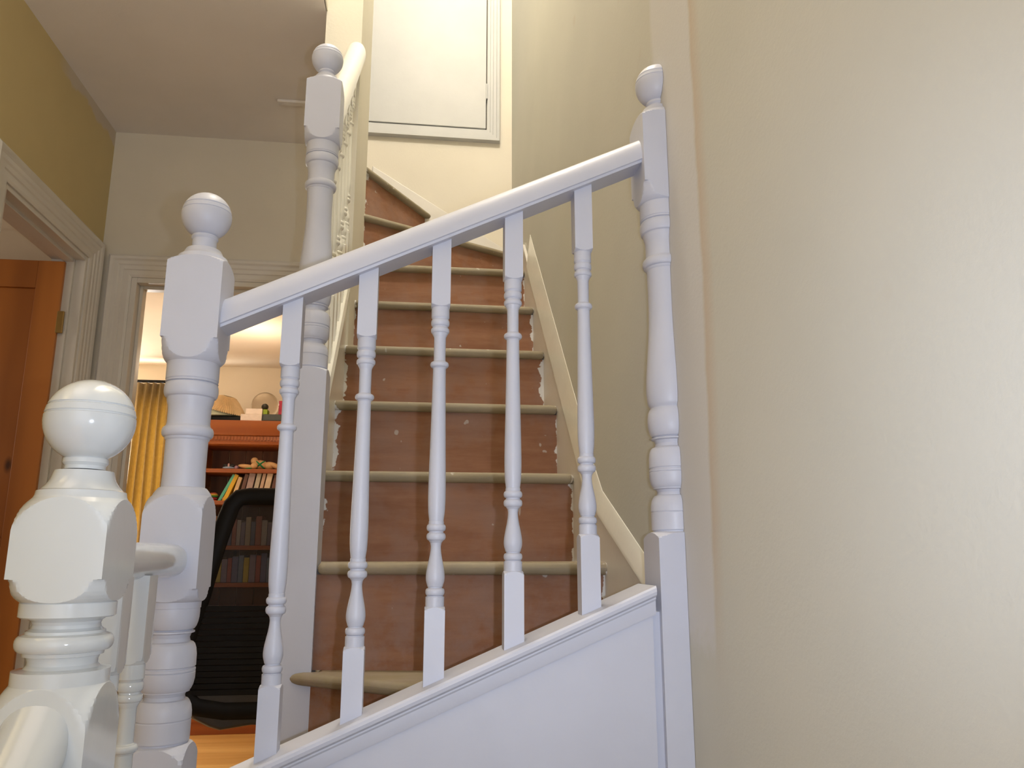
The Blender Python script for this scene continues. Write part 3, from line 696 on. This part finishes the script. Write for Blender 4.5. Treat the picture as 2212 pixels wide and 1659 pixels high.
# balustrade of the straight flight behind the far newel
ORD = ['first', 'second', 'third', 'fourth', 'fifth', 'sixth', 'seventh', 'eighth', 'ninth', 'tenth', 'eleventh', 'twelfth', 'thirteenth', 'fourteenth', 'fifteenth', 'sixteenth', 'seventeenth', 'eighteenth']
def fl_top(y): return y+0.335
def fl_base(y): return y-0.452
for i in range(7):
    y_ = 1.912+0.0826*i
    f = lambda x, y: fl_base(y)
    g_ = lambda x, y: fl_top(y)
    baluster(-0.2415, y_, y_+0.10-0.3755, f, g_, M['cream_gloss'], '%s slim white baluster up in the row climbing behind the far newel post' % ORD[i], 'balusters climbing behind the far newel')
bm = bmesh.new(); s2 = rail_section(0.066, 0.062)
sweep(bm, s2, [((-0.2345, y_, fl_top(y_)-0.001), (1, 0, 0), (0, 0, 1.0)) for y_ in (1.836, 2.452)])
tag(obj('handrail', bm, M['cream_gloss'], None, 25, origin=(-0.2345, 1.836, fl_top(1.836))), 'steep white handrail climbing behind the far newel, catching the lamp light', 'handrail')
bm = bmesh.new(); sweep(bm, [(-0.024, 0), (0.024, 0), (0.027, 0.008), (0.022, 0.028), (-0.022, 0.028), (-0.027, 0.008)], [((-0.2415, y_, y_-0.4805), (1, 0, 0), (0, 0, 1)) for y_ in (1.836, 2.452)])
tag(obj('string_capping', bm, M['cream_gloss'], None, 25, origin=(-0.2415, 1.836, 1.36)), 'glossy cream capping under the slim balusters behind the far newel', 'trim board')

# ------------------------------------------------------------------ office contents
BY0, BY1 = 5.62, 5.94
BX0, BX1 = -1.50, -0.52
bc = empty('bookcase', (-1.0, 5.78, 0), 0, 'reddish-brown wooden bookcase with carved cornice against the far room wall', 'bookcase')
def cpart(n_, L, mat, bev=0.003):
    o_ = boxes(n_, L, mat, None, bev); o_.parent = bc; o_.location = -Vector(bc.location); return o_
for x_ in (BX0+0.02, BX1-0.045): cpart('side_panel', [(x_, x_+0.025, BY0, BY1, 0.0, 1.88)], M['bookcase_wood'])
SHELF = [1.700, 1.482, 1.180, 0.935]
for z_ in SHELF: cpart('shelf', [(BX0+0.045, BX1-0.045, BY0+0.005, BY1-0.02, z_-0.028, z_)], M['bookcase_wood'])
x_ = BX0+0.045
while x_ < BX1-0.05:
    x2 = min(x_+0.118, BX1-0.045); cpart('plank', [(x_+0.003, x2-0.001, BY1-0.02, BY1-0.006, 0.62, 1.87)], M['bookcase_back'], 0.003); x_ += 0.118
cpart('top_board', [(BX0+0.02, BX1-0.02, BY0, BY1, 1.86, 2.0)], M['bookcase_wood'])
bm = bmesh.new(); sweep(bm, [(0, 1.862), (-0.022, 1.866), (-0.026, 1.885), (-0.014, 1.890), (-0.014, 1.925), (-0.03, 1.93), (-0.036, 1.95), (-0.055, 1.99), (-0.06, 2.028), (0, 2.028)], [((x, BY0, 0), (0, 1, 0), (0, 0, 1)) for x in (BX0-0.03, BX1+0.03)])
o_ = obj('cornice', bm, M['bookcase_wood'], None, 30); o_.parent = bc; o_.location = -Vector(bc.location)
bm = bmesh.new(); x_ = BX0
while x_ < BX1: box(bm, x_, x_+0.012, BY0-0.020, BY0-0.013, 1.897, 1.920); x_ += 0.022
o_ = obj('dentil_moulding', bm, M['bookcase_wood'], None, None); o_.parent = bc; o_.location = -Vector(bc.location); o_['kind'] = 'stuff'
cpart('cabinet', [(BX0, BX1, BY0-0.06, BY1, 0.0, 0.66)], M['bookcase_wood'])
for x0, x1 in ((BX0+0.04, -1.02), (-1.0, BX1-0.04)): 
    d_ = cpart('cabinet_door', [(x0, x1, BY0-0.078, BY0-0.06, 0.08, 0.61)], M['bookcase_wood'])
# books
def book(x, z, w_, h_, col, lean, label, d_=0.16, grp='books on the second shelf'):
    bm = bmesh.new(); box(bm, 0, w_, 0, d_, 0, h_)
    cv = obj('book', bm, colour(col), None, None, 0.003)
    cv.location = (x*S, (BY0+0.04)*S, (z+0.001)*S); cv.rotation_euler = (0, lean, 0)
    tag(cv, label, 'book', grp)
    pg = bmesh.new(); box(pg, 0.004, w_-0.004, 0.004, d_+0.003, h_-0.004, h_+0.0008)
    p_ = obj('pages', pg, colour((0.6, 0.55, 0.45)), cv, None)
    return cv
Z2 = 1.482
R22 = math.radians(21)
bks = [(-1.335, 0.020, 0.205, (0.10, 0.42, 0.30), R22+0.09, 'thin mint green and purple book leaning at the left end of the upper row'),
       (-1.305, 0.027, 0.200, (0.72, 0.42, 0.03), R22+0.02, 'yellow-orange book leaning next to the mint green one'),
       (-1.250, 0.026, 0.172, (0.66, 0.44, 0.24), R22-0.10, 'short cream paperback leaning after the yellow book'),
       (-1.200, 0.026, 0.190, (0.13, 0.06, 0.045), R22-0.17, 'dark brown book between the cream and mauve ones'),
       (-1.165, 0.042, 0.198, (0.36, 0.26, 0.25), R22-0.20, 'thick mauve-grey book in the upper row'),
       (-1.113, 0.030, 0.198, (0.46, 0.40, 0.32), R22-0.20, 'grey-beige book right of the mauve one'),
       (-1.074, 0.022, 0.196, (0.56, 0.38, 0.28), R22-0.20, 'narrow pinkish-tan paperback in the upper row'),
       (-1.044, 0.038, 0.202, (0.66, 0.50, 0.36), R22-0.20, 'broad pale tan paperback in the upper row'),
       (-0.994, 0.030, 0.185, (0.12, 0.05, 0.04), R22-0.20, 'dark brown book right of the broad pale paperback'),
       (-0.955, 0.028, 0.16, (0.5, 0.26, 0.22), R22-0.22, 'rust-pink paperback half hidden by the first baluster')]
for x_, w_, h_, col, ln, lb in bks: book(x_, Z2, w_, h_, col, ln, lb)
# rows behind the chair
def row(z, x, xe, hmin, hmax, cols, gname, lbl):
    i = 0
    while x < xe:
        w_ = 0.026+0.02*random.random(); h_ = hmin+(hmax-hmin)*random.random()
        book(x, z, w_, h_, cols[i % len(cols)][0], 0, '%s book from the left behind the chair back on the %s shelf, %s spine' % (ORD[i], lbl, cols[i % len(cols)][1]), 0.16, gname); x += w_+0.002; i += 1
book(-1.415, 1.180, 0.024, 0.195, (0.10, 0.16, 0.12), 0, 'dark green book at the left end of the lower shelf', grp='books seen past the chair')
book(-1.385, 1.180, 0.042, 0.20, (0.68, 0.36, 0.16), 0, 'orange-tan book beside the dark green one left of the chair', grp='books seen past the chair')
row(1.180, -1.335, -0.88, 0.15, 0.20, [((0.16, 0.14, 0.22), 'slate'), ((0.30, 0.26, 0.22), 'beige-grey'), ((0.10, 0.12, 0.2), 'navy'), ((0.26, 0.10, 0.08), 'brick red'), ((0.3, 0.28, 0.3), 'grey')], 'books on the third shelf behind the chair mesh', 'third')
row(0.935, -1.38, -0.88, 0.15, 0.20, [((0.12, 0.14, 0.30), 'blue'), ((0.14, 0.20, 0.34), 'steel blue'), ((0.50, 0.40, 0.08), 'yellow'), ((0.22, 0.20, 0.32), 'violet-grey'), ((0.30, 0.08, 0.08), 'red')], 'books on the fourth shelf behind the chair mesh', 'fourth')
# things on the shelves
Z1 = 1.700
def blob(bm, c, r, rot=None, seg=14):
    mt = Matrix.Translation(c) @ (Matrix.Rotation(rot[0], 4, rot[1]) if rot else Matrix.Identity(4)) @ Matrix.Diagonal((*r, 1))
    bmesh.ops.create_uvsphere(bm, u_segments=seg, v_segments=seg//2+2, radius=1, matrix=mt)
YD = 5.70
dl = empty('soft_doll', (-1.10, YD, Z1), 0, 'tan soft doll in green lying on the top shelf of the bookcase', 'doll')
def dlp(n_, L, mat):
    bm = bmesh.new()
    for a in L: blob(bm, *a)
    o_ = obj(n_, bm, mat, None, 60); o_.parent = dl; o_.location = -Vector(dl.location); return o_
skin = colour((0.62, 0.36, 0.16)); grn = colour((0.015, 0.26, 0.10))
dlp('body', [((-1.075, YD, Z1+0.036), (0.055, 0.035, 0.034)), ((-1.010, YD, Z1+0.030), (0.036, 0.034, 0.030))], skin)
dlp('arm', [((-1.155, YD-0.03, Z1+0.020), (0.062, 0.019, 0.016), (0.12, 'Y'))], skin)
dlp('arm', [((-1.105, YD-0.045, Z1+0.024), (0.024, 0.018, 0.022))], skin)
dlp('leg', [((-0.965, YD-0.02, Z1+0.028), (0.052, 0.020, 0.018), (0.45, 'Y'))], skin)
dlp('leg', [((-1.115, YD+0.01, Z1+0.064), (0.026, 0.020, 0.026))], skin)
for a_ in (0.85, -0.85):
    bm = bmesh.new(); mt = Matrix.Translation((-1.070, YD-0.002, Z1+0.036)) @ Matrix.Rotation(a_, 4, 'Y') @ Matrix.Diagonal((0.010, 0.040, 0.043, 1))
    bmesh.ops.create_uvsphere(bm, u_segments=16, v_segments=10, radius=1, matrix=mt); o_ = obj('strap', bm, grn, None, 60); o_.parent = dl; o_.location = -Vector(dl.location)
dlp('skirt', [((-1.130, YD-0.02, Z1+0.008), (0.050, 0.03, 0.007))], grn)
sg = empty('toy_figure', (-1.28, YD, Z1), 0, 'small toy with black round eyes on a pale blue dish on the top shelf', 'toy')
def sgp(n_, L, mat):
    bm = bmesh.new()
    for a in L: blob(bm, *a)
    o_ = obj(n_, bm, mat, None, 60); o_.parent = sg; o_.location = -Vector(sg.location)
sgp('dish', [((-1.285, YD, Z1+0.012), (0.042, 0.03, 0.011))], colour((0.35, 0.42, 0.55)))
sgp('eye', [((-1.306, YD, Z1+0.028), (0.018, 0.016, 0.012))], colour((0.02, 0.02, 0.02))); sgp('eye', [((-1.262, YD, Z1+0.028), (0.018, 0.016, 0.012))], colour((0.02, 0.02, 0.02)))
sgp('nose', [((-1.284, YD-0.01, Z1+0.030), (0.007, 0.01, 0.014))], colour((0.75, 0.45, 0.42)))
bm = bmesh.new(); blob(bm, (-1.232, YD, Z1+0.015), (0.017, 0.017, 0.014))
tag(obj('bead_toy', bm, colour((0.42, 0.24, 0.30)), None, 60, origin=(-1.232, YD, Z1)), 'small mauve ball lying between the toy dish and the doll', 'toy')
cs = empty('stacking_toy', (-1.372, YD, Z2), 0, 'small toy of yellow, green and red rings at the left of the second shelf', 'toy')
for k, (cc, r_, z_) in enumerate((((0.45, 0.02, 0.02), 0.022, 0.0), ((0.50, 0.03, 0.03), 0.026, 0.013), ((0.05, 0.25, 0.04), 0.030, 0.026), ((0.60, 0.42, 0.05), 0.030, 0.036), ((0.45, 0.10, 0.04), 0.025, 0.045))):
    bm = bmesh.new(); turned(bm, -1.372, YD, [(Z2+z_+0.011, r_*0.8), (Z2+z_+0.008, r_), (Z2+z_+0.002, r_), (Z2+z_, r_*0.85)], None, 24)
    o_ = obj('toy_ring', bm, colour(cc), None, 40); o_.parent = cs; o_.location = -Vector(cs.location)
bm = bmesh.new(); blob(bm, (-1.300, YD-0.02, Z2+0.016), (0.024, 0.018, 0.014)); blob(bm, (-1.318, YD-0.02, Z2+0.026), (0.007, 0.006, 0.010), (0.5, 'Y')); blob(bm, (-1.282, YD-0.02, Z2+0.012), (0.014, 0.014, 0.012))
tag(obj('toy_pig', bm, colour((0.55, 0.22, 0.16)), None, 60, origin=(-1.30, YD-0.02, Z2)), 'small pinkish toy animal sitting below the leaning yellow book', 'toy')

# things on top of the bookcase
ZTOP = 2.028; YT = 5.70
tag(boxes('black_case', [(-1.50, -1.205, 5.60, 5.86, ZTOP, ZTOP+0.033)], M['black_plastic'], None, 0.006, None, (-1.35, 5.7, ZTOP)), 'flat black case on the bookcase under the pale shade', 'case')
bm = bmesh.new(); prism(bm, [(-1.06, 5.58), (-0.915, 5.58), (-0.90, 5.8), (-1.06, 5.8)], ZTOP, [ZTOP+0.052, ZTOP+0.052, ZTOP+0.045, ZTOP+0.052])
tag(obj('dark_box', bm, colour((0.05, 0.055, 0.05)), None, None, 0.01, (-1.0, 5.7, ZTOP)), 'dark grey box under the glass globe on the bookcase', 'box')
tag(boxes('white_box', [(-1.205, -1.062, 5.58, 5.74, ZTOP, ZTOP+0.048)], colour((0.74, 0.62, 0.54)), None, 0.002, None, (-1.13, 5.65, ZTOP)), 'lower white box on the front edge of the bookcase top', 'box', 'white boxes on the bookcase')
tag(boxes('white_box', [(-1.175, -1.062, 5.585, 5.70, ZTOP+0.049, ZTOP+0.089)], colour((0.76, 0.64, 0.56)), None, 0.002, None, (-1.12, 5.65, ZTOP+0.049)), 'upper smaller white box stacked below the glass globe', 'box', 'white boxes on the bookcase')
tag(boxes('green_box', [(-1.0605, -1.030, 5.60, 5.68, ZTOP+0.0525, ZTOP+0.088)], colour((0.28, 0.38, 0.01)), None, 0.003, None, (-1.045, 5.64, ZTOP+0.0525)), 'small lime green box end beside the white boxes', 'box')
gl_ = empty('globe_lamp', (-1.082, 5.76, ZTOP+0.05), 0, 'clear glass globe lamp with a dark electrode on a stem, on the bookcase', 'lamp')
gz = 2.175
def gpart(n_, bm, mat):
    o_ = obj(n_, bm, mat, None, 50); o_.parent = gl_; o_.location = -Vector(gl_.location)
bm = bmesh.new(); mt = Matrix.Translation((-1.082, 5.78, gz)); bmesh.ops.create_uvsphere(bm, u_segments=32, v_segments=20, radius=0.096, matrix=mt)
bmesh.ops.create_uvsphere(bm, u_segments=32, v_segments=20, radius=0.094, matrix=mt)
gpart('glass_globe', bm, M['glass'])
bm = bmesh.new(); blob(bm, (-1.082, 5.78, gz-0.008), (0.019, 0.019, 0.019)); gpart('electrode', bm, colour((0.06, 0.06, 0.05)))
bm = bmesh.new(); turned(bm, -1.082, 5.78, [(gz-0.022, 0.009), (gz-0.085, 0.011)], None, 16); gpart('stem', bm, colour((0.05, 0.05, 0.04)))
bm = bmesh.new(); turned(bm, -1.082, 5.78, [(gz-0.080, 0.045), (gz-0.12, 0.062), (ZTOP+0.001, 0.066)], None, 32); gpart('lamp_base', bm, M['black_plastic'])
# pale dome shade lying on the case and the pleated shade leaning over it
bm = bmesh.new(); turned(bm, 0, 0, [(0.125, 0.03), (0.118, 0.06), (0.09, 0.12), (0.04, 0.165), (0.0, 0.18)], None, 40)
bmesh.ops.transform(bm, matrix=Matrix.Translation((-1.395, 5.74, ZTOP+0.036)) @ Matrix.Rotation(math.radians(-3), 4, 'Y'), verts=bm.verts)
tag(obj('lampshade', bm, colour((0.42, 0.44, 0.32)), None, 50, origin=(-1.395, 5.74, ZTOP+0.036)), 'pale green-grey round shade lying on the black case', 'lampshade')
bm = bmesh.new(); n_ = 120
prof_ = [(0.105, 0.035), (0.10, 0.055), (0.075, 0.082), (0.04, 0.112), (0.0, 0.148)]
rings = []
for z_, r_ in prof_:
    rings.append([bm.verts.new(((r_*(1+0.045*(1 if i % 2 else -1)))*math.cos(2*PI*i/n_), (r_*(1+0.045*(1 if i % 2 else -1)))*math.sin(2*PI*i/n_), z_-(0.006 if i % 2 and r_ > 0.14 else 0))) for i in range(n_)])
for a, b_ in zip(rings, rings[1:]):
    for i in range(n_): bm.faces.new((a[i], a[(i+1) % n_], b_[(i+1) % n_], b_[i]))
bmesh.ops.transform(bm, matrix=Matrix.Translation((-1.345, 5.70, 2.118)) @ Matrix.Rotation(math.radians(14), 4, 'Y') @ Matrix.Rotation(math.radians(10), 4, 'X'), verts=bm.verts)
tag(obj('lampshade', bm, colour((0.60, 0.42, 0.22)), None, 12, origin=(-1.345, 5.70, 2.10)), 'tan pleated fabric lampshade tipped over the pale shade', 'lampshade')
bm = bmesh.new(); prism(bm, [(-0.972, 5.70), (-0.945, 5.70), (-0.945, 5.73), (-0.972, 5.73)], ZTOP+0.055, ZTOP+0.17)
tag(obj('red_carton', bm, colour((0.48, 0.02, 0.06)), None, None, 0.003, (-0.98, 5.7, ZTOP+0.055)), 'narrow crimson carton right of the glass globe', 'carton')

# curtain and rod
bm = bmesh.new(); cols_, rows_ = 90, 14
CX0, CX1 = -2.035, -1.62
g2 = []
for j in range(rows_+1):
    z_ = 2.335-j/rows_*2.25; r_ = []
    for i in range(cols_+1):
        t = i/cols_; fold = math.sin(t*PI*15+0.25*math.sin(j*0.4))*0.022+0.010*math.sin(t*PI*31+j*0.15)
        x_ = CX0+(CX1-CX0)*t + 0.006*math.sin(j*0.5+t*9)
        r_.append(bm.verts.new((x_, 5.86+fold, z_)))
    g2.append(r_)
for j in range(rows_):
    for i in range(cols_): bm.faces.new((g2[j][i], g2[j][i+1], g2[j+1][i+1], g2[j+1][i]))
cu = obj('curtain', bm, M['curtain'], None, 70, origin=(-1.83, 5.86, 2.3)); so = cu.modifiers.new('thickness', 'SOLIDIFY'); so.thickness = 0.003
tag(cu, 'mustard gold curtain hanging in folds beside the far room window', 'curtain')
cr = empty('curtain_rod', (-2.2, 5.86, 2.35), 0, 'thin black curtain rod above the gold curtain', 'curtain rod')
bm = bmesh.new(); bmesh.ops.create_cone(bm, segments=16, radius1=0.011, radius2=0.011, depth=1.15, cap_ends=True, matrix=Matrix.Rotation(PI/2, 4, 'Y')); obj('rod', bm, M['black_plastic'], cr, 40)
for x_ in (-0.59, 0.59):
    bm = bmesh.new(); blob(bm, (x_, 0, 0), (0.02, 0.018, 0.018)); obj('rod_finial', bm, M['black_plastic'], cr, 60)
for x_ in (-0.52, 0.52):
    bm = bmesh.new(); box(bm, x_-0.006, x_+0.006, 0, 0.14, -0.008, 0.008); obj('bracket', bm, M['black_plastic'], cr, None)

# office chair seen from behind
CH = (-0.72, 3.90, 0)
ch = empty('office_chair', CH, 0, 'black mesh-backed office chair seen from behind in the far room doorway', 'chair')
def outline(t):
    """half width of the backrest for t 0 (top) .. 1 (bottom)"""
    return 0.125+0.17*min(1, t*1.25)**0.9
def yb(z): return -0.03*math.cos((z-0.9)*2.2)+0.02+0.10*max(0, z-1.15)
ZB0, ZB1 = 0.50, 1.385
def zc_(t): return ZB1-(ZB1-ZB0)*t
# outer frame: closed loop tube
loop = []
for i in range(25): t = i/24; loop.append((-outline(t), zc_(t)))
loop = [(-0.06, ZB1+0.006), (-0.105, ZB1)]+loop[1:]
full = [(x, z) for x, z in loop]+[(-0.22, ZB0-0.05), (-0.10, ZB0-0.07)]
full = full+[(-x, z) for x, z in full[::-1]]
bm = bmesh.new(); rr = []
for i, (x, z) in enumerate(full):
    a = full[i-1]; c2 = full[(i+1) % len(full)]; d = Vector((c2[0]-a[0], 0, c2[1]-a[1])).normalized(); nn = Vector((d.z, 0, -d.x))
    wd = 0.036+0.010*(1-abs((z-ZB0)/(ZB1-ZB0)-0.5))
    rr.append([bm.verts.new(Vector((x, yb(z), z))+nn*wd*math.cos(q)+Vector((0, 1, 0))*0.020*math.sin(q)) for q in [2*PI*k/10 for k in range(10)]])
for i in range(len(rr)):
    a, b_ = rr[i], rr[(i+1) % len(rr)]
    for k in range(10): bm.faces.new((a[k], a[(k+1) % 10], b_[(k+1) % 10], b_[k]))
obj('back_frame', bm, M['black_plastic'], ch, 50)
bm = bmesh.new(); g3 = []
for j in range(21):
    t = j/20*0.56; z = zc_(t); hw = outline(t)-0.01
    g3.append([bm.verts.new((-hw+2*hw*i/10, yb(z)+0.025*(1-(2*i/10-1)**2)-0.005, z)) for i in range(11)])
for j in range(20):
    for i in range(10): bm.faces.new((g3[j][i], g3[j][i+1], g3[j+1][i+1], g3[j+1][i]))
tag(obj('back_mesh', bm, M['mesh_cloth'], ch, 60), 'see-through black mesh')
bm = bmesh.new()
for j in range(15):
    t = 0.56+j*0.0295; z = zc_(t); hw = outline(t)-0.012; box(bm, -hw, hw, yb(z)-0.006, yb(z)+0.012, z-0.0255, z-0.0005)
tag(obj('lumbar_panel', bm, M['black_plastic'], ch, None, 0.003), 'ribbed black lower back')
bm = bmesh.new()
pts = [(-0.27, 0.47), (-0.25, 0.40), (-0.17, 0.36), (-0.12, 0.345), (0.02, 0.365), (0.14, 0.36), (0.24, 0.40), (0.27, 0.47), (0.24, 0.515), (-0.24, 0.515)]
fr = [(0.0, 0.9), (0.03, 1.0), (0.28, 1.0), (0.46, 0.97), (0.50, 0.85)]
rg = [[bm.verts.new((x*k, y_, 0.44+(z-0.44)*k)) for x, z in pts] for y_, k in fr]
for a, b_ in zip(rg, rg[1:]):
    for i in range(len(pts)): bm.faces.new((a[i], a[(i+1) % len(pts)], b_[(i+1) % len(pts)], b_[i]))
bm.faces.new(rg[0]); bm.faces.new(rg[-1])
tag(obj('seat', bm, M['grey_plastic'], ch, 40, 0.008), 'dark grey seat shell')
bm = bmesh.new(); turned(bm, 0.05, 0.24, [(0.37, 0.03), (0.22, 0.03), (0.22, 0.022), (0.09, 0.022)], None, 20); obj('gas_column', bm, M['grey_plastic'], ch)
for k in range(5):
    a = 2*PI*k/5+0.5; bm = bmesh.new(); box(bm, 0.02, 0.27, -0.018, 0.018, 0.065, 0.095)
    bmesh.ops.transform(bm, matrix=Matrix.Translation((0, 0.24, 0)) @ Matrix.Rotation(a, 4, 'Z'), verts=bm.verts)
    lg = obj('leg', bm, M['black_plastic'], ch, None, 0.006)
    bm = bmesh.new(); bmesh.ops.create_cone(bm, segments=20, radius1=0.03, radius2=0.03, depth=0.04, cap_ends=True, matrix=Matrix.Translation((0.27*math.cos(a), 0.24+0.27*math.sin(a), 0.0305)) @ Matrix.Rotation(a, 4, 'Z') @ Matrix.Rotation(PI/2, 4, 'X'))
    obj('castor', bm, M['black_plastic'], lg, 40)
for s_ in (-1, 1):
    bm = bmesh.new(); box(bm, s_*0.28-0.02, s_*0.28+0.02, 0.06, 0.32, 0.66, 0.69); box(bm, s_*0.28-0.012, s_*0.28+0.012, 0.18, 0.21, 0.48, 0.66)
    obj('armrest', bm, M['black_plastic'], ch, None, 0.006)
